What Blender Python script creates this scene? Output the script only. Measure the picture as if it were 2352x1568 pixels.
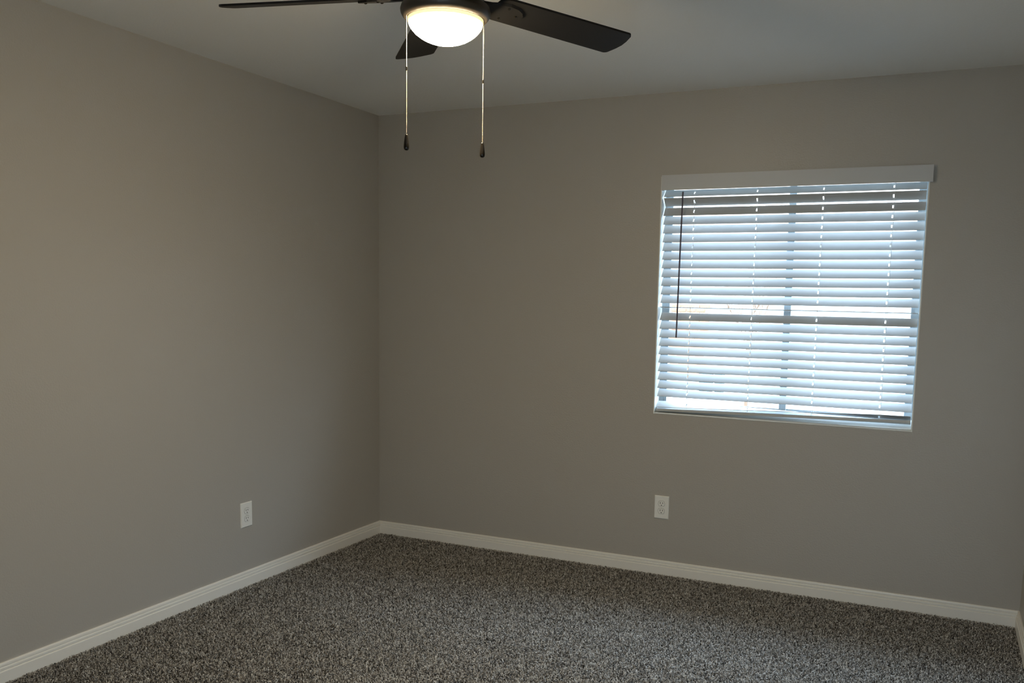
import bpy, bmesh, math, random
import numpy as np
from mathutils import Matrix, Vector

for o in list(bpy.data.objects):
    bpy.data.objects.remove(o, do_unlink=True)
scene = bpy.context.scene
COL = scene.collection
rnd = random.Random(7)
PI = math.pi

# ------------------------------------------------------------------ camera
cam_d = bpy.data.cameras.new('camera')
cam_d.sensor_width = 36.0
cam_d.lens = 31.329
cam_d.shift_x = -0.02748
cam_d.shift_y = 0.06721
cam_d.clip_start = 0.02
cam_d.clip_end = 300
cam = bpy.data.objects.new('camera', cam_d)
COL.objects.link(cam)
RX = Vector((0.9108420, 0.4123096, 0.0191745))
UP = Vector((-0.0682682, 0.1046722, 0.9921609))
BK = Vector((0.4070704, -0.9050108, 0.1234875))
m = Matrix((RX, UP, BK)).transposed().to_4x4()
m.translation = (3.03326, -4.40880, 1.41543)
cam.matrix_world = m
scene.camera = cam

# ------------------------------------------------------------------ world, sun, exposure
SKY_STRENGTH = 24.0
BOWL_STRENGTH = 195.0
EXPOSURE = 0.08
world = bpy.data.worlds.new('daylight')
scene.world = world
world.use_nodes = True
wn = world.node_tree.nodes
wl = world.node_tree.links
wn.clear()
wo = wn.new('ShaderNodeOutputWorld')
wb = wn.new('ShaderNodeBackground')
tcw = wn.new('ShaderNodeTexCoord')
sep = wn.new('ShaderNodeSeparateXYZ')
wl.new(tcw.outputs['Generated'], sep.inputs['Vector'])
sky = wn.new('ShaderNodeValToRGB')          # bright overcast sky: zenith about three times the horizon
sky.color_ramp.elements[0].position = 0.0
sky.color_ramp.elements[0].color = (0.28, 0.335, 0.385, 1)
sky.color_ramp.elements[1].position = 1.0
sky.color_ramp.elements[1].color = (0.73, 0.95, 1.26, 1)
wl.new(sep.outputs['Z'], sky.inputs['Fac'])
wb.inputs['Strength'].default_value = SKY_STRENGTH
wl.new(sky.outputs['Color'], wb.inputs['Color'])
wl.new(wb.outputs['Background'], wo.inputs['Surface'])

# sampling portals (they emit nothing) in the window and the added rear door
def portal(name, w, h, loc, rx):
    d = bpy.data.lights.new(name, 'AREA')
    d.shape = 'RECTANGLE'
    d.size = w
    d.size_y = h
    d.cycles.is_portal = True
    o = bpy.data.objects.new(name, d)
    COL.objects.link(o)
    o.location = loc
    o.rotation_euler = (rx, 0, 0)
portal('window_portal', 1.22, 1.18, (2.31, 0.125, 1.435), -PI / 2)
portal('added_door_portal', 0.56, 1.74, (2.75, -4.83, 1.04), PI / 2)

vs = scene.view_settings
vs.view_transform = 'Standard'
vs.look = 'None'
vs.exposure = EXPOSURE
vs.gamma = 1.0
vs.use_curve_mapping = False
scene.cycles.max_bounces = 10
scene.cycles.diffuse_bounces = 8
scene.cycles.glossy_bounces = 4
scene.cycles.transparent_max_bounces = 12
scene.cycles.sample_clamp_indirect = 6.0
scene.cycles.caustics_reflective = False
scene.cycles.caustics_refractive = False

# ------------------------------------------------------------------ dimensions (metres)
H = 2.44            # ceiling height
W = 3.4265          # back wall, corner to corner
D = 4.66            # room depth; the back wall is y = 0, the camera looks towards +y
WX0, WX1, WZ0, WZ1 = 1.6973, 2.9242, 0.848, 2.030   # window opening inside its liner
HB = 0.0716         # baseboard height above the pile
FZ = -0.009         # sub-floor under the carpet pile

# ------------------------------------------------------------------ materials
def mat(name, base, rough=0.5, spec=0.5, metal=0.0, bump=None, vary=None, emit=None, sheen=0.0):
    mt = bpy.data.materials.new(name)
    mt.use_nodes = True
    nt = mt.node_tree
    b = nt.nodes['Principled BSDF']
    b.inputs['Base Color'].default_value = (*base, 1)
    b.inputs['Roughness'].default_value = rough
    b.inputs['Specular IOR Level'].default_value = spec
    b.inputs['Metallic'].default_value = metal
    if sheen:
        b.inputs['Sheen Weight'].default_value = sheen
    tc = nt.nodes.new('ShaderNodeTexCoord')
    if vary:
        sc, amt = vary
        nz = nt.nodes.new('ShaderNodeTexNoise')
        nz.inputs['Scale'].default_value = sc
        nz.inputs['Detail'].default_value = 4
        nt.links.new(tc.outputs['Object'], nz.inputs['Vector'])
        mr = nt.nodes.new('ShaderNodeMapRange')
        mr.inputs['To Min'].default_value = 1 - amt
        mr.inputs['To Max'].default_value = 1 + amt
        nt.links.new(nz.outputs['Fac'], mr.inputs['Value'])
        mx = nt.nodes.new('ShaderNodeVectorMath')
        mx.operation = 'SCALE'
        mx.inputs[0].default_value = base
        nt.links.new(mr.outputs['Result'], mx.inputs['Scale'])
        nt.links.new(mx.outputs['Vector'], b.inputs['Base Color'])
    if bump:
        sc, st, dist = bump
        nz = nt.nodes.new('ShaderNodeTexNoise')
        nz.inputs['Scale'].default_value = sc
        nz.inputs['Detail'].default_value = 3
        nt.links.new(tc.outputs['Object'], nz.inputs['Vector'])
        bp = nt.nodes.new('ShaderNodeBump')
        bp.inputs['Strength'].default_value = st
        bp.inputs['Distance'].default_value = dist
        nt.links.new(nz.outputs['Fac'], bp.inputs['Height'])
        nt.links.new(bp.outputs['Normal'], b.inputs['Normal'])
    if emit:
        b.inputs['Emission Color'].default_value = (*emit[0], 1)
        b.inputs['Emission Strength'].default_value = emit[1]
    return mt

M = {}
M['wall'] = mat('greige_wall_paint', (0.41, 0.388, 0.352), 0.42, 0.45, bump=(140, 0.55, 0.0016), vary=(260, 0.03))
M['ceiling'] = mat('ceiling_paint', (0.88, 0.875, 0.85), 0.85, 0.2, bump=(110, 0.5, 0.002), vary=(200, 0.03))
M['subfloor'] = mat('carpet_backing', (0.05, 0.045, 0.038), 0.95, 0.1, vary=(90, 0.2))
M['trim'] = mat('white_trim_paint', (0.78, 0.76, 0.71), 0.38, 0.5, bump=(60, 0.08, 0.0006))
M['vinyl'] = mat('grey_window_frame', (0.30, 0.33, 0.345), 0.4, 0.5, bump=(40, 0.05, 0.0005))
M['liner'] = mat('white_window_liner', (0.80, 0.82, 0.80), 0.45, 0.4, bump=(60, 0.08, 0.0006))
M['slat'] = mat('white_faux_wood_slat', (0.46, 0.472, 0.475), 0.38, 0.45, bump=(70, 0.06, 0.0006))
M['valance'] = mat('white_valance', (0.52, 0.535, 0.55), 0.45, 0.4, bump=(80, 0.1, 0.0006))
M['cord'] = mat('white_cord', (0.75, 0.76, 0.76), 0.8, 0.2, bump=(900, 0.3, 0.0004))
M['wand'] = mat('smoky_wand_plastic', (0.10, 0.09, 0.115), 0.25, 0.5, bump=(200, 0.05, 0.0003))
M['plate'] = mat('white_outlet_plastic', (0.80, 0.80, 0.77), 0.35, 0.5, bump=(90, 0.04, 0.0003))
M['slot'] = mat('dark_outlet_slot', (0.02, 0.02, 0.02), 0.7, 0.2, bump=(90, 0.04, 0.0003))
M['screw'] = mat('painted_screw', (0.70, 0.70, 0.68), 0.4, 0.5, bump=(200, 0.05, 0.0003))
M['bronze'] = mat('dark_bronze_metal', (0.060, 0.047, 0.034), 0.42, 0.5, metal=0.45, bump=(120, 0.08, 0.0004))
M['blade'] = mat('black_fan_blade', (0.010, 0.0095, 0.0095), 0.55, 0.22, bump=(90, 0.06, 0.0004), vary=(30, 0.12))
M['black'] = mat('black_gloss_fob', (0.008, 0.007, 0.006), 0.15, 0.4, bump=(150, 0.03, 0.0003))
M['chain'] = mat('nickel_chain', (0.52, 0.46, 0.38), 0.40, 0.5, metal=0.8, bump=(400, 0.05, 0.0002))
M['bowl'] = mat('lit_frosted_glass', (0.9, 0.87, 0.78), 0.35, 0.4, bump=(30, 0.03, 0.0005), emit=((1.0, 0.80, 0.49), BOWL_STRENGTH))
M['rim_glass'] = mat('lit_glass_rim', (0.9, 0.84, 0.62), 0.35, 0.4, bump=(30, 0.03, 0.0005), emit=((1.0, 0.84, 0.42), 1.0))
M['stucco'] = mat('pale_stucco', (0.46, 0.43, 0.39), 0.9, 0.2, bump=(40, 0.4, 0.004), vary=(6, 0.06))
M['brick'] = mat('orange_brick', (0.34, 0.17, 0.09), 0.9, 0.2, bump=(60, 0.4, 0.003), vary=(9, 0.2))
M['roof'] = mat('brown_roof_shingle', (0.20, 0.15, 0.12), 0.9, 0.2, bump=(30, 0.5, 0.004), vary=(14, 0.25))
M['ground'] = mat('pale_concrete', (0.24, 0.235, 0.22), 0.95, 0.1, bump=(20, 0.3, 0.004), vary=(3, 0.1))
M['bark'] = mat('brown_bark', (0.16, 0.10, 0.065), 0.9, 0.2, bump=(60, 0.5, 0.003), vary=(20, 0.25))
M['bin'] = mat('dark_green_plastic', (0.018, 0.030, 0.028), 0.5, 0.4, bump=(50, 0.1, 0.001))

def glass_mat():
    mt = bpy.data.materials.new('clear_window_glass')
    mt.use_nodes = True
    nt = mt.node_tree
    nt.nodes.clear()
    out = nt.nodes.new('ShaderNodeOutputMaterial')
    mix = nt.nodes.new('ShaderNodeMixShader')
    tr = nt.nodes.new('ShaderNodeBsdfTransparent')
    gl = nt.nodes.new('ShaderNodeBsdfGlossy')
    tr.inputs['Color'].default_value = (0.95, 0.975, 0.97, 1)
    gl.inputs['Roughness'].default_value = 0.02
    mix.inputs['Fac'].default_value = 0.06
    nt.links.new(tr.outputs['BSDF'], mix.inputs[1])
    nt.links.new(gl.outputs['BSDF'], mix.inputs[2])
    nt.links.new(mix.outputs['Shader'], out.inputs['Surface'])
    return mt
M['glass'] = glass_mat()

def carpet_mat():
    mt = bpy.data.materials.new('speckled_carpet_yarn')
    mt.use_nodes = True
    nt = mt.node_tree
    b = nt.nodes['Principled BSDF']
    b.inputs['Roughness'].default_value = 0.9
    b.inputs['Specular IOR Level'].default_value = 0.15
    at = nt.nodes.new('ShaderNodeAttribute')
    at.attribute_name = 'tint'
    cr = nt.nodes.new('ShaderNodeValToRGB')
    e = cr.color_ramp.elements
    e[0].position = 0.0
    e[0].color = (0.022, 0.017, 0.013, 1)
    e[1].position = 1.0
    e[1].color = (0.85, 0.83, 0.80, 1)
    a = cr.color_ramp.elements.new(0.35)
    a.color = (0.25, 0.226, 0.196, 1)
    a = cr.color_ramp.elements.new(0.70)
    a.color = (0.58, 0.55, 0.505, 1)
    nt.links.new(at.outputs['Fac'], cr.inputs['Fac'])
    nt.links.new(cr.outputs['Color'], b.inputs['Base Color'])
    b.inputs['Sheen Weight'].default_value = 0.25
    b.inputs['Sheen Roughness'].default_value = 0.5
    tl = nt.nodes.new('ShaderNodeBsdfTranslucent')     # light shines through the yarn
    mx = nt.nodes.new('ShaderNodeMixShader')
    mx.inputs['Fac'].default_value = 0.40
    nt.links.new(cr.outputs['Color'], tl.inputs['Color'])
    nt.links.new(b.outputs['BSDF'], mx.inputs[1])
    nt.links.new(tl.outputs['BSDF'], mx.inputs[2])
    nt.links.new(mx.outputs['Shader'], nt.nodes['Material Output'].inputs['Surface'])
    return mt
M['carpet'] = carpet_mat()

# ------------------------------------------------------------------ mesh helpers
def add_box(bm, x0, x1, y0, y1, z0, z1):
    v = [bm.verts.new(c) for c in ((x0, y0, z0), (x1, y0, z0), (x1, y1, z0), (x0, y1, z0),
                                   (x0, y0, z1), (x1, y0, z1), (x1, y1, z1), (x0, y1, z1))]
    for f in ((0, 3, 2, 1), (4, 5, 6, 7), (0, 1, 5, 4), (1, 2, 6, 5), (2, 3, 7, 6), (3, 0, 4, 7)):
        bm.faces.new([v[i] for i in f])

def bm_box(x0, x1, y0, y1, z0, z1, bevel=0.0, seg=2):
    bm = bmesh.new()
    add_box(bm, x0, x1, y0, y1, z0, z1)
    if bevel:
        bmesh.ops.bevel(bm, geom=bm.edges[:], offset=bevel, segments=seg, affect='EDGES', profile=0.5)
    return bm

def add_ring_surface(bm, rings, cap0=True, cap1=True):
    vr = [[bm.verts.new(c) for c in r] for r in rings]
    n = len(vr[0])
    for a, b in zip(vr, vr[1:]):
        for i in range(n):
            j = (i + 1) % n
            bm.faces.new((a[i], a[j], b[j], b[i]))
    if cap0:
        bm.faces.new(list(reversed(vr[0])))
    if cap1:
        bm.faces.new(vr[-1])
    return vr

def lathe(bm, prof, seg=40, c=(0, 0), caps=(True, True)):
    """prof: (radius, z) from bottom to top"""
    rings = []
    for r, z in prof:
        r = max(r, 1e-4)
        rings.append([(c[0] + r * math.cos(2 * PI * i / seg), c[1] + r * math.sin(2 * PI * i / seg), z) for i in range(seg)])
    add_ring_surface(bm, rings, *caps)

def tube(bm, pts, rad, seg=8):
    pts = [Vector(p) for p in pts]
    if not isinstance(rad, (list, tuple)):
        rad = [rad] * len(pts)
    rings = []
    for i, p in enumerate(pts):
        t = (pts[min(i + 1, len(pts) - 1)] - pts[max(i - 1, 0)]).normalized()
        ref = Vector((0, 0, 1)) if abs(t.z) < 0.9 else Vector((1, 0, 0))
        a = t.cross(ref).normalized()
        b = t.cross(a).normalized()
        rings.append([p + (a * math.cos(2 * PI * k / seg) + b * math.sin(2 * PI * k / seg)) * rad[i] for k in range(seg)])
    add_ring_surface(bm, rings)

def link(name, bm, material, parent=None, smooth=None):
    bmesh.ops.recalc_face_normals(bm, faces=bm.faces[:])
    me = bpy.data.meshes.new(name)
    bm.to_mesh(me)
    bm.free()
    if smooth is not None:
        for p in me.polygons:
            p.use_smooth = True
        me.set_sharp_from_angle(angle=math.radians(smooth))
    me.materials.append(M[material])
    o = bpy.data.objects.new(name, me)
    COL.objects.link(o)
    if parent:
        o.parent = parent
    return o

def empty(name, loc=(0, 0, 0), parent=None):
    o = bpy.data.objects.new(name, None)
    o.empty_display_size = 0.05
    o.location = loc
    COL.objects.link(o)
    if parent:
        o.parent = parent
    return o

def tag(o, label, cat, group=None, kind=None):
    o['label'] = label
    o['category'] = cat
    if group:
        o['group'] = group
    if kind:
        o['kind'] = kind
    return o

def struct(o, label=None, cat=None):
    o['kind'] = 'structure'
    if label:
        o['label'] = label
        o['category'] = cat
    return o

# ------------------------------------------------------------------ room shell
T = 0.16
TB = 0.115  # the window wall is thinner
LN = 0.006   # thickness of the window liner boards
struct(link('floor', bm_box(-T, W + T, -D - T, T, FZ - 0.12, FZ), 'subfloor'), 'floor slab under the speckled carpet', 'floor')
struct(link('ceiling', bm_box(-T, W + T, -D - T, T, H, H + 0.14), 'ceiling'), 'off-white painted ceiling above the fan', 'ceiling')
struct(link('wall_left', bm_box(-T, 0, -D, 0, FZ, H), 'wall'), 'plain greige wall on the left with one outlet', 'wall')
struct(link('wall_right', bm_box(W, W + T, -D, 0, FZ, H), 'wall'), 'greige wall at the right edge of the picture', 'wall')
bm = bmesh.new()
hx0, hx1, hz0, hz1 = WX0 - LN, WX1 + LN, WZ0 - 0.006, WZ1 + LN
# back wall with its window hole, one closed mesh
def wall_grid(bm, xs, zs, y0, y1, hole):
    vf = {}
    for yi, y in enumerate((y0, y1)):
        for i, x in enumerate(xs):
            for k, z in enumerate(zs):
                vf[(yi, i, k)] = bm.verts.new((x, y, z))
    for i in range(len(xs) - 1):
        for k in range(len(zs) - 1):
            if (i, k) == hole:
                for (a, b) in (((i, k), (i + 1, k)), ((i + 1, k), (i + 1, k + 1)), ((i + 1, k + 1), (i, k + 1)), ((i, k + 1), (i, k))):
                    bm.faces.new((vf[(0, *a)], vf[(0, *b)], vf[(1, *b)], vf[(1, *a)]))
                continue
            for yi in (0, 1):
                q = [vf[(yi, i, k)], vf[(yi, i + 1, k)], vf[(yi, i + 1, k + 1)], vf[(yi, i, k + 1)]]
                bm.faces.new(q if yi == 0 else q[::-1])
    nx, nz = len(xs) - 1, len(zs) - 1
    for i in range(nx):
        for k in (0, nz):
            bm.faces.new((vf[(0, i, k)], vf[(1, i, k)], vf[(1, i + 1, k)], vf[(0, i + 1, k)]))
    for k in range(nz):
        for i in (0, nx):
            bm.faces.new((vf[(0, i, k)], vf[(0, i, k + 1)], vf[(1, i, k + 1)], vf[(1, i, k)]))
wall_grid(bm, [-T, hx0, hx1, W + T], [FZ, hz0, hz1, H], 0, TB, (1, 1))
struct(link('wall_back', bm, 'wall'), 'greige wall facing the camera with the window', 'wall')

# rear wall behind the camera, opened for an added glazed door
DX0, DX1, DZ0, DZ1 = 2.30, 3.20, 0.02, 2.06
bm = bmesh.new()
wall_grid(bm, [-T, DX0, DX1, W + T], [FZ, DZ0, DZ1, H], -D - T, -D, (1, 1))
struct(link('wall_rear', bm, 'wall'), 'greige wall behind the camera', 'wall')

# baseboards: moulded profile (distance from wall, height), mitred at the corners
BPROF = [(0.0, FZ), (0.0145, FZ), (0.0145, 0.0400), (0.0138, 0.0412), (0.0105, 0.0425), (0.0078, 0.0432), (0.0078, 0.0450), (0.0112, 0.0462),
         (0.0112, 0.0535), (0.0105, 0.0546), (0.0085, 0.0556), (0.0070, 0.0561), (0.0070, 0.0573), (0.0090, 0.0584), (0.0090, 0.0650), (0.0080, 0.0692),
         (0.0055, HB), (0.0, HB)]
def baseboard(name, a, b, n, label):
    a, b, n = Vector(a), Vector(b), Vector(n)
    t = (b - a).normalized()
    bm = bmesh.new()
    ra = [a + n * d + t * d + Vector((0, 0, z)) for d, z in BPROF]
    rb = [b + n * d - t * d + Vector((0, 0, z)) for d, z in BPROF]
    add_ring_surface(bm, [ra, rb])
    return struct(link(name, bm, 'trim'), label, 'baseboard')
baseboard('baseboard_left', (0, -D, 0), (0, 0, 0), (1, 0, 0), 'white moulded baseboard along the left wall')
baseboard('baseboard_back', (0, 0, 0), (W, 0, 0), (0, -1, 0), 'white moulded baseboard below the window wall')
baseboard('baseboard_right', (W, 0, 0), (W, -D, 0), (-1, 0, 0), 'white moulded baseboard at the right edge')
baseboard('baseboard_rear', (DX0 - 0.02, -D, 0), (0, -D, 0), (0, 1, 0), 'white moulded baseboard behind the camera')

# ------------------------------------------------------------------ window
win = empty('window_1', (0, 0, 0))
struct(win, 'grey framed sliding window with two panes behind the blind', 'window')
YF0, YF1 = 0.076, 0.114
for nm, args in (('jamb', (WX0 - LN, WX0, -0.0015, YF1, WZ0 - 0.006, WZ1 + LN)),
                 ('jamb', (WX1, WX1 + LN, -0.0015, YF1, WZ0 - 0.006, WZ1 + LN)),
                 ('head_jamb', (WX0, WX1, -0.0015, YF1, WZ1, WZ1 + LN))):
    link(nm, bm_box(*args, bevel=0.001), 'liner', win)
link('sill', bm_box(WX0, WX1, -0.003, YF1, WZ0 - 0.006, WZ0, bevel=0.0025, seg=3), 'liner', win, smooth=40)
def frame_bm(x0, x1, z0, z1, y0, y1, w, bev=0.002):
    bm = bmesh.new()
    add_box(bm, x0, x0 + w, y0, y1, z0, z1)
    add_box(bm, x1 - w, x1, y0, y1, z0, z1)
    add_box(bm, x0 + w, x1 - w, y0, y1, z0, z0 + w)
    add_box(bm, x0 + w, x1 - w, y0, y1, z1 - w, z1)
    return bm
bm = frame_bm(WX0, WX1, WZ0, WZ1, YF0, YF1, 0.022)
for v in bm.verts:                     # the head of the frame is slimmer
    if abs(v.co.z - (WZ1 - 0.022)) < 1e-4:
        v.co.z = WZ1 - 0.008
link('frame', bm, 'vinyl', win)
XM = 2.328
for nm, x0, x1, y0 in (('sash', WX0 + 0.022, XM + 0.0165, 0.077), ('sash', XM - 0.0165, WX1 - 0.022, 0.0955)):
    zz0, zz1 = WZ0 + 0.022, WZ1 - 0.008
    bm = bmesh.new()
    wl_, wr_ = (0.016, 0.033) if y0 < 0.09 else (0.033, 0.016)
    add_box(bm, x0, x0 + wl_, y0, y0 + 0.018, zz0, zz1)
    add_box(bm, x1 - wr_, x1, y0, y0 + 0.018, zz0, zz1)
    add_box(bm, x0 + wl_, x1 - wr_, y0, y0 + 0.018, zz0, zz0 + 0.03)
    add_box(bm, x0 + wl_, x1 - wr_, y0, y0 + 0.018, zz1 - 0.012, zz1)
    s = link(nm, bm, 'vinyl', win)
    link('pane', bm_box(x0 + wl_ - 0.004, x1 - wr_ + 0.004, y0 + 0.007, y0 + 0.011, zz0 + 0.026, zz1 - 0.008), 'glass', s)

bm = bmesh.new()                       # white wedge added between sill and frame, sloped to catch sky light
add_ring_surface(bm, [[(x, 0.052, WZ0), (x, 0.0755, WZ0), (x, 0.0755, 0.888), (x, 0.071, 0.888)] for x in (WX0, WX1)])
link('sill_light_wedge', bm, 'liner', win)
win.location = (2.311, 0, WZ0)
for ch in win.children:
    ch.matrix_parent_inverse = Matrix.Translation(-win.location)

door = empty('added_rear_door', ((DX0 + DX1) / 2, -D, 0))  # unseen door, added to let daylight reach the back wall
struct(door, 'added grey framed glass door behind the camera, lets in extra daylight', 'door')
def G(o):
    o.matrix_parent_inverse = Matrix.Translation(-door.location)
    return o
G(link('frame', frame_bm(DX0, DX1, DZ0, DZ1, -D - 0.12, -D - 0.02, 0.035), 'vinyl', door))
sh = G(link('sash', frame_bm(DX0 + 0.035, DX1 - 0.035, DZ0 + 0.035, DZ1 - 0.035, -D - 0.09, -D - 0.05, 0.19), 'vinyl', door))
link('pane', bm_box(DX0 + 0.22, DX1 - 0.22, -D - 0.073, -D - 0.067, DZ0 + 0.22, DZ1 - 0.22), 'glass', sh)

# ------------------------------------------------------------------ blind
blind = empty('window_blind', (2.311, 0.036, WZ1))
tag(blind, 'white horizontal slat blind hanging in the window recess', 'blind')
BX0, BX1 = WX0 + 0.005, WX1 - 0.005
BL = BX1 - BX0
BXC = (BX0 + BX1) / 2
BY = 0.036
SLOTS = [1.8555, 2.1652, 2.4733, 2.7811]
def P(o):     # children of the blind are modelled in world space
    o.matrix_parent_inverse = Matrix.Translation(-blind.location)
    return o
def slat_bm(holes=True, wid=0.050, th=0.0030, twist=None):
    """a slat along x, centred, width along y, with routed cord slots"""
    bm = bmesh.new()
    ss = 0.0032
    xs = [-BL / 2]
    for s in SLOTS:
        xs += [s - BXC - ss, s - BXC + ss]
    xs.append(BL / 2)
    if twist:
        n = 24
        xs = sorted(xs + [v for v in (-BL / 2 + BL * i / n for i in range(1, n)) if all(abs(v - (q - BXC)) > 2 * ss for q in SLOTS)])
    hole_cols = set()
    for i in range(len(xs) - 1):
        mid = (xs[i] + xs[i + 1]) / 2
        if any(abs(mid - (s - BXC)) < ss for s in SLOTS):
            hole_cols.add(i)
    ys = [-wid / 2, -wid / 2 + 0.0012, -0.010, 0.010, wid / 2 - 0.0012, wid / 2]
    tz = [th / 2 - 0.0008, th / 2, th / 2, th / 2, th / 2, th / 2 - 0.0008]
    V = {}
    for sd in (0, 1):
        for i, x in enumerate(xs):
            for k, y in enumerate(ys):
                z = tz[k] if sd else -tz[k]
                if twist:
                    f = (x + BL / 2) / BL
                    a = twist(f)
                    V[(sd, i, k)] = bm.verts.new((x, y * math.cos(a) - z * math.sin(a), y * math.sin(a) + z * math.cos(a)))
                else:
                    V[(sd, i, k)] = bm.verts.new((x, y, z))
    nx, ny = len(xs) - 1, len(ys) - 1
    def hole(i, k):
        return holes and i in hole_cols and k == 2
    for i in range(nx):
        for k in range(ny):
            if hole(i, k):
                for (a, b) in (((i, k), (i + 1, k)), ((i + 1, k), (i + 1, k + 1)), ((i + 1, k + 1), (i, k + 1)), ((i, k + 1), (i, k))):
                    bm.faces.new((V[(0, *a)], V[(0, *b)], V[(1, *b)], V[(1, *a)]))
                continue
            bm.faces.new((V[(1, i, k)], V[(1, i + 1, k)], V[(1, i + 1, k + 1)], V[(1, i, k + 1)]))
            bm.faces.new((V[(0, i, k)], V[(0, i, k + 1)], V[(0, i + 1, k + 1)], V[(0, i + 1, k)]))
    for i in range(nx):
        for k in (0, ny):
            bm.faces.new((V[(0, i, k)], V[(0, i + 1, k)], V[(1, i + 1, k)], V[(1, i, k)]))
    for k in range(ny):
        for i in (0, nx):
            bm.faces.new((V[(0, i, k)], V[(1, i, k)], V[(1, i, k + 1)], V[(0, i, k + 1)]))
    return bm
PITCH = 0.0437
S3 = 1.8222
slats = [(1.956, 44), (1.914, -48), (1.866, 55)]
TILT = {3: 55, 4: 54.5, 5: 54, 6: 53.5, 7: 53, 8: 52.5, 9: 52, 10: 51.5, 11: 51, 12: 50.5, 13: -5.0, 14: 48.5}
for n in range(3, 24):
    tl = TILT.get(n, 49 - (n - 14) * 0.45)
    slats.append((S3 - (n - 3) * PITCH, tl))
slat_mesh = None
for n, (z, tl) in enumerate(slats):
    if slat_mesh is None:
        o = link('slat', slat_bm(), 'slat', blind)
        slat_mesh = o.data
    else:
        o = bpy.data.objects.new('slat', slat_mesh)
        COL.objects.link(o)
        o.parent = blind
    jit = rnd.uniform(-0.6, 0.6)
    o.location = Vector((BXC, BY, z)) - blind.location
    roll = rnd.uniform(-0.0012, 0.0012)
    if n == 13:
        roll = 0.003
    o.rotation_euler = (math.radians(tl + jit), roll, 0)
# the lowest slat is twisted along its length and lies just above the bottom rail
tw = lambda f: math.radians(34 + (-30 - 34) * max(0, min(1, (f - 0.08) / 0.8)))
o = link('slat', slat_bm(twist=tw), 'slat', blind)
o.location = Vector((BXC, BY, 0.8945)) - blind.location
o.rotation_euler = (0, -0.009, 0)
# bottom rail
def rail_bm():
    bm = bmesh.new()
    prof = [(-0.025, -0.005), (-0.023, -0.007), (0.023, -0.007), (0.025, -0.005), (0.025, 0.005), (0.023, 0.007), (-0.023, 0.007), (-0.025, 0.005)]
    rings = []
    for i in range(25):
        f = i / 24
        a = math.radians(6 - 20 * f)
        rings.append([(-BL / 2 + BL * f, y * math.cos(a) - z * math.sin(a), y * math.sin(a) + z * math.cos(a)) for y, z in prof])
    add_ring_surface(bm, rings)
    return bm
o = link('bottom_rail', rail_bm(), 'slat', blind)
o.location = Vector((BXC, BY - 0.002, 0.8725)) - blind.location
o.rotation_euler = (0, -0.0145, 0)
# head rail hidden behind the valance
P(link('head_rail', bm_box(BX0, BX1, 0.002, 0.030, 1.998, WZ1 - 0.001, bevel=0.002), 'slat', blind))
# valance: front board with two short returns to the wall
VX0, VX1, VZ0, VZ1 = 1.7005, 2.9425, 1.9660, 2.0390
bm = bmesh.new()
add_box(bm, VX0, VX1, -0.026, -0.018, VZ0, VZ1)
add_box(bm, VX0, VX0 + 0.008, -0.018, -0.0005, VZ0, VZ1)
add_box(bm, VX1 - 0.008, VX1, -0.018, -0.0005, VZ0, VZ1)
P(link('valance', bm, 'valance', blind))
# ladder cords: front string, back string and a rung under every slat
for sx in SLOTS:
    for dy in (-1, 1):
        bm = bmesh.new()
        pts = []
        for z, tl in slats:
            a = math.radians(tl)
            pts.append((sx + 0.006, BY + dy * 0.0262 * math.cos(a), z + dy * 0.0262 * math.sin(a)))
        pts = [(sx + 0.006, BY + dy * 0.02, 2.000)] + sorted(pts, key=lambda c: -c[2]) + [(sx + 0.006, BY + dy * 0.026, 0.872)]
        tube(bm, pts, 0.0007, 5)
        P(link('ladder_cord', bm, 'cord', blind))
    bm = bmesh.new()
    tube(bm, [(sx, BY, 2.000), (sx, BY, 1.4), (sx, BY, 0.874)], 0.0008, 6)
    P(link('lift_cord', bm, 'cord', blind))
# tilt wand
bm = bmesh.new()
tube(bm, [(1.8085, -0.013, 1.957), (1.8082, -0.013, 1.945), (1.8045, -0.013, 1.6), (1.8015, -0.013, 1.242), (1.8015, -0.013, 1.236)],
     [0.0045, 0.0042, 0.0042, 0.0042, 0.003], 6)
P(link('tilt_wand', bm, 'wand', blind, smooth=30))

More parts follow.
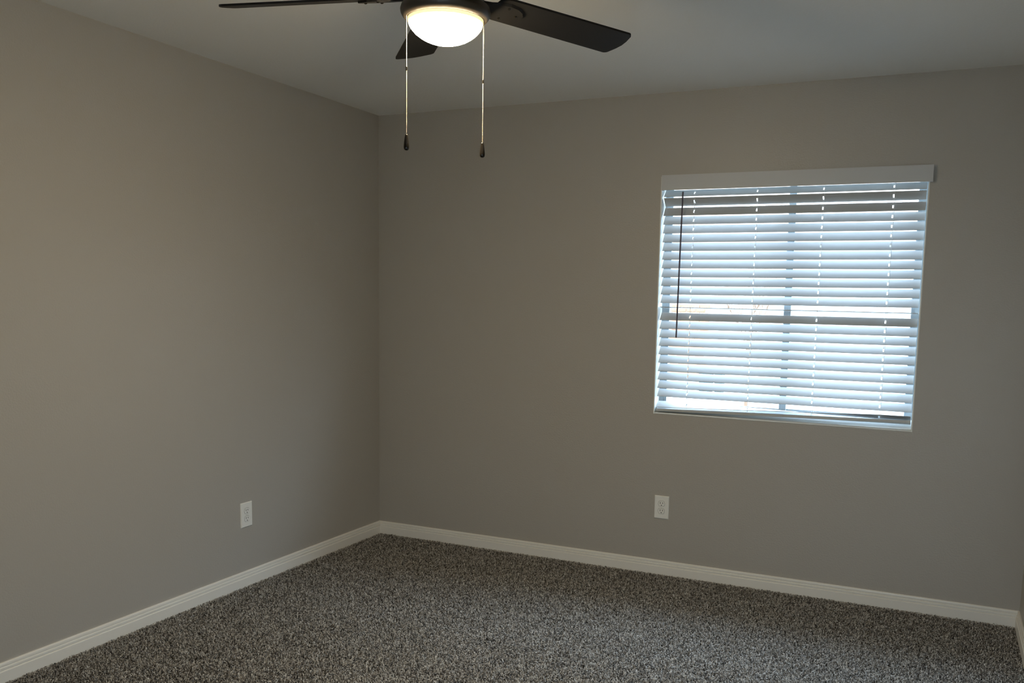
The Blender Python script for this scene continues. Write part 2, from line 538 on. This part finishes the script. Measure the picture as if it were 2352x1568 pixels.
# ------------------------------------------------------------------ outlets
def outlet(loc, rz, label):
    """modelled facing -y, origin at the wall"""
    e = empty('wall_outlet', loc)
    e.rotation_euler = (0, 0, rz)
    w, h = 0.0385, 0.0605
    bm = bmesh.new()
    add_ring_surface(bm, [[(sx * w, 0.0, sz * h) for sx, sz in ((-1, -1), (1, -1), (1, 1), (-1, 1))],
                          [(sx * w, -0.0030, sz * h) for sx, sz in ((-1, -1), (1, -1), (1, 1), (-1, 1))],
                          [(sx * (w - 0.0030), -0.0062, sz * (h - 0.0030)) for sx, sz in ((-1, -1), (1, -1), (1, 1), (-1, 1))]])
    link('plate', bm, 'plate', e)
    for cz in (0.0195, -0.0195):
        bm = bmesh.new()
        out = []
        for i in range(32):
            a = 2 * PI * i / 32
            out.append((0.0172 * math.cos(a), max(-0.0138, min(0.0138, 0.0172 * math.sin(a)))))
        add_ring_surface(bm, [[(x, -0.0060, z + cz) for x, z in out], [(x, -0.0072, z + cz) for x, z in out],
                              [(x * 0.93, -0.0078, z * 0.93 + cz) for x, z in out]])
        r = link('receptacle', bm, 'plate', e, smooth=25)
        # thin dark joint round the receptacle face
        bm = bmesh.new()
        vi = [bm.verts.new((x * 1.0, -0.00635, z * 1.0 + cz)) for x, z in out]
        vo = [bm.verts.new((x * 1.055, -0.00635, z * 1.07 + cz)) for x, z in out]
        for i in range(32):
            j = (i + 1) % 32
            bm.faces.new((vi[i], vi[j], vo[j], vo[i]))
        link('joint', bm, 'slot', r)
        for sx, hh in ((-0.0063, 0.0045), (0.0063, 0.0037)):
            link('slot', bm_box(sx - 0.0013, sx + 0.0013, -0.0082, -0.0070, cz + 0.003 - hh + 0.001, cz + 0.003 + hh + 0.001), 'slot', r)
        bm = bmesh.new()
        ring = [(0.0027 * math.cos(2 * PI * i / 12), max(-0.0027, min(0.002, 0.0027 * math.sin(2 * PI * i / 12)))) for i in range(12)]
        add_ring_surface(bm, [[(x, -0.0070, z + cz - 0.0078) for x, z in ring], [(x, -0.0082, z + cz - 0.0078) for x, z in ring]])
        link('ground_hole', bm, 'slot', r)
    bm = bmesh.new()
    ring = [(0.0028 * math.cos(2 * PI * i / 14), 0.0028 * math.sin(2 * PI * i / 14)) for i in range(14)]
    add_ring_surface(bm, [[(x, -0.006, z) for x, z in ring], [(x, -0.0070, z) for x, z in ring], [(x * 0.7, -0.0074, z * 0.7) for x, z in ring]])
    link('screw', bm, 'screw', e)
    tag(e, label, 'outlet', 'white duplex outlets low on the walls')
    return e
outlet((1.7553, -0.0002, 0.3545), 0, 'white duplex outlet on the back wall below the window corner')
outlet((0.0002, -1.1295, 0.3507), PI / 2, 'white duplex outlet on the left wall near the room corner')

# ------------------------------------------------------------------ ceiling fan
HX, HY, HZ = 1.710, -2.159, 2.234
A0, PITCHB, CH0 = 1.0343, -0.223, -0.0099
GX, GY, DROOP = -0.0223, 0.0394, -0.0652
fan = empty('ceiling_fan', (HX, HY, H))
tag(fan, 'black ceiling fan with a lit bowl light and two pull chains', 'ceiling fan')
def F(o):
    o.matrix_parent_inverse = Matrix.Translation(-fan.location)
    return o
bm = bmesh.new()
lathe(bm, [(0.030, 2.375), (0.055, 2.380), (0.072, 2.400), (0.078, 2.4395)], 40, (HX, HY))
F(link('canopy', bm, 'bronze', fan, smooth=30))
bm = bmesh.new()
lathe(bm, [(0.016, 2.318), (0.016, 2.380)], 24, (HX, HY))
F(link('downrod', bm, 'bronze', fan, smooth=30))
bm = bmesh.new()
lathe(bm, [(0.070, 2.205), (0.085, 2.212), (0.104, 2.236), (0.118, 2.262), (0.118, 2.285), (0.100, 2.306), (0.060, 2.318), (0.020, 2.324)], 48, (HX, HY))
F(link('motor_housing', bm, 'bronze', fan, smooth=30))
# light pan (dark metal) with the glass bowl under it
bm = bmesh.new()
lathe(bm, [(0.100, 2.1835), (0.107, 2.1800), (0.112, 2.1810), (0.120, 2.1885), (0.1245, 2.1970), (0.1255, 2.2040),
           (0.122, 2.2150), (0.108, 2.2240), (0.085, 2.2300), (0.060, 2.2320)], 56, (HX, HY))
F(link('light_pan', bm, 'bronze', fan, smooth=35))
bm = bmesh.new()
RB, HBW, ZR = 0.1030, 0.056, 2.1715
RS = (RB * RB + HBW * HBW) / (2 * HBW)
prof = []
for i in range(15):
    a = PI / 2 * (1 - i / 15)
    r = RB * math.cos(a)
    ze = HBW * math.sin(a)                                  # half ellipsoid
    zc = math.sqrt(RS * RS - r * r) - (RS - HBW)            # shallow dome
    prof.append((r, ZR - 0.5 * (ze + zc)))
lathe(bm, prof + [(RB, ZR)], 56, (HX, HY), caps=(True, False))
F(link('glass_bowl', bm, 'bowl', fan, smooth=60))
bm = bmesh.new()
lathe(bm, [(RB + 0.0001, ZR), (RB + 0.0022, ZR + 0.003), (RB + 0.0022, ZR + 0.0095), (RB - 0.004, ZR + 0.0105)], 56, (HX, HY), caps=(False, False))
F(link('bowl_rim', bm, 'rim_glass', fan, smooth=60))

def bpt(k, s, c, dz=0.0):
    a = A0 + k * 2 * PI / 5
    c = c + CH0
    ca, sa = math.cos(a), math.sin(a)
    cc, z = c * math.cos(PITCHB), c * math.sin(PITCHB)
    dx, dy = s * ca - cc * sa, s * sa + cc * ca
    return (HX + dx, HY + dy, HZ + z + GX * dx + GY * dy + DROOP * (s - 0.2) + dz)
def bw(s):
    return 0.1245 + (0.136 - 0.1245) * (s - 0.2) / 0.45
def blade_outline():
    pts = []
    def arc(cs, cc, r, a0, a1, n=6):
        for i in range(n + 1):
            a = a0 + (a1 - a0) * i / n
            pts.append((cs + r * math.cos(a), cc + r * math.sin(a)))
    S0, S1 = 0.150, 0.6285
    r0, r1 = 0.030, 0.016
    w0, w1 = bw(S0) / 2, bw(S1) / 2
    arc(S0 + r0, -w0 + r0, r0, PI * 1.0, PI * 1.5)
    arc(S1 - r1 - 0.010, -w1 + r1, r1, PI * 1.5, PI * 1.5 + 0.40 * PI, 6)
    for f in (0.25, 0.5, 0.75):     # softly bowed tip
        c = -w1 + r1 + (2 * w1 - 2 * r1) * f
        pts.append((S1 - 0.010 + 0.010 * math.sin(PI * f) , c))
    arc(S1 - r1 - 0.010, w1 - r1, r1, 0.10 * PI, 0.5 * PI, 6)
    arc(S0 + r0, w0 - r0, r0, PI * 0.5, PI * 1.0)
    return pts
OUT = blade_outline()
for k in range(5):
    bm = bmesh.new()
    add_ring_surface(bm, [[bpt(k, s, c, -0.003) for s, c in OUT], [bpt(k, s, c, 0.003) for s, c in OUT]])
    F(link('blade', bm, 'blade', fan))
    # blade arm: curved plate under the blade root
    bm = bmesh.new()
    arm = []
    for s, w in ((0.075, 0.020), (0.10, 0.022), (0.130, 0.028), (0.155, 0.040), (0.185, 0.046), (0.215, 0.040), (0.235, 0.026), (0.245, 0.010)):
        arm.append((s, w))
    ol = [(s, -w) for s, w in arm] + [(s, w) for s, w in reversed(arm)]
    add_ring_surface(bm, [[bpt(k, s, c * 0.9, -0.0095) for s, c in ol], [bpt(k, s, c, -0.0032) for s, c in ol]])
    ao = F(link('blade_arm', bm, 'blade', fan))
    for s, c in ((0.185, -0.030), (0.185, 0.030), (0.225, 0.0)):
        bm = bmesh.new()
        ring = lambda r, dz: [bpt(k, s + r * math.cos(2 * PI * i / 10), c + r * math.sin(2 * PI * i / 10), dz) for i in range(10)]
        add_ring_surface(bm, [ring(0.0045, -0.009), ring(0.0045, -0.0112), ring(0.002, -0.0130)])
        link('screw', bm, 'black', ao)

def bead(bm, c, r, mtx_cache={}):
    bmesh.ops.create_icosphere(bm, subdivisions=1, radius=r, matrix=Matrix.Translation(c))
def pull_chain(x, y, ztop, zc, zf0, zf1):
    bm = bmesh.new()
    z = ztop
    while z > zf0 + 0.001:
        if abs(z - zc) > 0.006:
            bead(bm, (x, y, z), 0.0013)
        z -= 0.0033
    tube(bm, [(x, y, ztop), (x, y, zf0)], 0.0006, 5)
    ch = F(link('pull_chain', bm, 'chain', fan, smooth=80))
    bm = bmesh.new()
    lathe(bm, [(0.0012, zc - 0.0055), (0.0022, zc - 0.004), (0.0022, zc + 0.004), (0.0012, zc + 0.0055)], 10, (x, y))
    link('connector', bm, 'black', ch, smooth=30)
    bm = bmesh.new()
    L = zf0 - zf1
    prof = [(0.0015, 0.0), (0.0045, 0.02), (0.0066, 0.07), (0.0076, 0.17), (0.0076, 0.28), (0.0068, 0.48), (0.0056, 0.70), (0.0044, 0.90), (0.0036, 0.975), (0.002, 1.0)]
    lathe(bm, [(r, zf1 + L * t) for r, t in prof], 20, (x, y))
    link('fob', bm, 'black', ch, smooth=50)
pull_chain(1.6330, -2.2385, 2.188, 2.040, 1.864, 1.820)
pull_chain(1.7730, -2.0525, 2.190, 2.035, 1.8645, 1.8215)

# ------------------------------------------------------------------ carpet pile
def carpet():
    rs = np.random.default_rng(3)
    def patch(x0, x1, y0, y1, sp, wid, hgt, run):
        """curled yarn strands: each rises from the backing and bends over"""
        nx, ny = int((x1 - x0) / sp), int((y1 - y0) / sp)
        gx, gy = np.meshgrid((np.arange(nx) + 0.5) / nx, (np.arange(ny) + 0.5) / ny, indexing='ij')
        px = x0 + gx.ravel() * (x1 - x0) + rs.uniform(-.5, .5, nx * ny) * sp
        py = y0 + gy.ravel() * (y1 - y0) + rs.uniform(-.5, .5, nx * ny) * sp
        n = px.size
        w = wid * rs.uniform(.7, 1.3, n)
        h = hgt * rs.uniform(.6, 1.15, n)
        L = run * rs.uniform(.5, 1.3, n)
        ang = rs.uniform(0, 2 * np.pi, n)
        a2 = ang + rs.uniform(-1.2, 1.2, n)
        a3 = a2 + rs.uniform(-1.2, 1.2, n)
        tint = np.clip(rs.normal(.50, .33, n), 0, 1)
        P0 = np.stack([px, py, np.full(n, FZ - 0.0005)], 1)
        step = lambda P, a, d, dz: P + np.stack([d * np.cos(a), d * np.sin(a), dz], 1)
        P1 = step(P0, ang, .20 * L, .72 * h)
        P2 = step(P1, a2, .40 * L, .28 * h)
        P3 = step(P2, a3, .45 * L, -rs.uniform(.0, .35, n) * h)
        V = np.zeros((n, 8, 3))
        for j, (Pj, a, ww) in enumerate(((P0, ang, .8), (P1, (ang + a2) / 2, 1.0), (P2, (a2 + a3) / 2, 1.0), (P3, a3, .7))):
            tz = rs.uniform(-.5, .5, n)
            sd = np.stack([-np.sin(a), np.cos(a), tz], 1) * (w * ww * .5)[:, None]
            V[:, 2 * j] = Pj - sd
            V[:, 2 * j + 1] = Pj + sd
        f = []
        for j in (0, 2, 4):
            f += [(j, j + 1, j + 3), (j, j + 3, j + 2)]
        Fc = (np.array(f)[None] + (np.arange(n) * 8)[:, None, None]).reshape(-1, 3)
        # yarn tint is even along a strand
        return V.reshape(-1, 3), Fc, np.repeat(tint, 8)
    g = 0.0155
    parts = [patch(g, W - g, -2.40, -g, 0.0052, 0.0030, 0.0105, 0.0085),
             patch(g, W - g, -D + g, -2.40, 0.0110, 0.0070, 0.0105, 0.0190)]
    Vs, Fs, Ts, o = [], [], [], 0
    for v, f, t in parts:
        Vs.append(v); Fs.append(f + o); Ts.append(t); o += len(v)
    V, Fc, Tt = np.concatenate(Vs), np.concatenate(Fs), np.concatenate(Ts)
    me = bpy.data.meshes.new('carpet_pile')
    me.vertices.add(len(V)); me.vertices.foreach_set('co', V.astype(np.float32).ravel())
    me.loops.add(Fc.size); me.loops.foreach_set('vertex_index', Fc.astype(np.int32).ravel())
    me.polygons.add(len(Fc)); me.polygons.foreach_set('loop_start', np.arange(0, Fc.size, 3, dtype=np.int32))
    me.update(calc_edges=True)
    at = me.attributes.new('tint', 'FLOAT', 'POINT')
    at.data.foreach_set('value', Tt.astype(np.float32))
    me.materials.append(M['carpet'])
    ob = bpy.data.objects.new('carpet_pile', me)
    COL.objects.link(ob)
    tag(ob, 'speckled brown and grey cut pile carpet covering the whole floor', 'carpet', kind='stuff')
carpet()

# ------------------------------------------------------------------ outside, seen through the blind
GZ = -0.35
struct(link('ground_outside', bm_box(-20, 20, -24, 40, GZ - 0.1, GZ), 'ground'), 'pale ground outside the window', 'ground')
M['patio'] = mat('pale_bounce_concrete', (0.58, 0.56, 0.52), 0.95, 0.1, bump=(20, 0.3, 0.004), vary=(3, 0.08))  # unseen patio, added pale to bounce daylight up to the ceiling
struct(link('added_patio', bm_box(-3, 8, -11, -D - T - 0.01, GZ - 0.02, GZ + 0.22), 'patio'), 'added pale concrete patio outside the rear door, bounces daylight inside', 'patio')
house = empty('neighbour_house', (0, 16.0, GZ))
tag(house, 'pale neighbouring house outside beyond the window', 'house')
def N(o):
    o.matrix_parent_inverse = Matrix.Translation(-house.location)
    return o
N(link('wall', bm_box(-12, 10, 16.0, 22, GZ, 2.7), 'stucco', house))
bm = bmesh.new()
add_ring_surface(bm, [[(-12.6, 15.4, 2.7), (-12.6, 22.6, 2.7), (-12.6, 22.6, 2.84), (-12.6, 19.0, 4.4), (-12.6, 15.4, 2.84)],
                      [(10.6, 15.4, 2.7), (10.6, 22.6, 2.7), (10.6, 22.6, 2.84), (10.6, 19.0, 4.4), (10.6, 15.4, 2.84)]])
N(link('roof', bm, 'roof', house))
brick_me = None
for r_ in range(20):
    for c_ in range(4):
        x = -2.80 + c_ * 0.225 + (0.10 if r_ % 2 else 0)
        z = GZ + 0.02 + r_ * 0.085
        if brick_me is None:
            o = link('brick', bm_box(-0.105, 0.105, -0.03, 0.005, -0.0375, 0.0375, bevel=0.006, seg=1), 'brick', house)
            brick_me = o.data
        else:
            o = bpy.data.objects.new('brick', brick_me)
            COL.objects.link(o)
            o.parent = house
        o.location = Vector((x, 16.0, z + 0.0375)) - house.location

def bare_tree(loc, label):
    e = empty('bare_tree', loc)
    tag(e, label, 'tree')
    bm = bmesh.new()
    r2 = random.Random(5)
    tube(bm, [(0, 0, -0.05), (0.01, 0, 0.5), (-0.01, 0.01, 1.2)], [0.035, 0.028, 0.018], 7)
    link('trunk', bm, 'bark', e, smooth=40)
    bm = bmesh.new()
    def grow(p, d, ln, r, lv):
        q = p + d * ln
        midp = (p + q) / 2 + Vector((r2.uniform(-.05, .05), r2.uniform(-.05, .05), 0)) * ln
        tube(bm, [p, midp, q], [r, r * .85, r * .65], 5)
        if lv:
            for _ in range(3):
                nd = (d + Vector((r2.uniform(-.55, .55), r2.uniform(-.55, .55), r2.uniform(-.15, .4)))).normalized()
                grow(q, nd, ln * r2.uniform(.6, .8), r * .62, lv - 1)
    for _ in range(6):
        d = Vector((r2.uniform(-.35, .35), r2.uniform(-.35, .35), 1)).normalized()
        grow(Vector((0, 0, r2.uniform(.5, 1.2))), d, 0.55, 0.013, 3)
    link('branches', bm, 'bark', e)
bare_tree((0.02, 10.86, GZ), 'small bare brown tree outside behind the left half of the blind')

def bin_(loc, w, h, label):
    e = empty('outdoor_bin', loc)
    tag(e, label, 'bin', 'dark bins outside')
    bm = bmesh.new()
    hw = w / 2
    add_ring_surface(bm, [[(-hw * .85, -.11, 0), (hw * .85, -.11, 0), (hw * .85, .11, 0), (-hw * .85, .11, 0)],
                          [(-hw, -.13, h), (hw, -.13, h), (hw, .13, h), (-hw, .13, h)]])
    link('body', bm, 'bin', e)
    link('lid', bm_box(-hw - .015, hw + .015, -.14, .14, h, h + .04, bevel=.012), 'bin', e)
bin_((-1.03, 12.3, GZ), 0.24, 0.52, 'wider dark bin outside, seen low through the left of the blind')
bin_((-0.775, 12.3, GZ), 0.15, 0.52, 'narrower dark bin outside, to the right of the wider one')
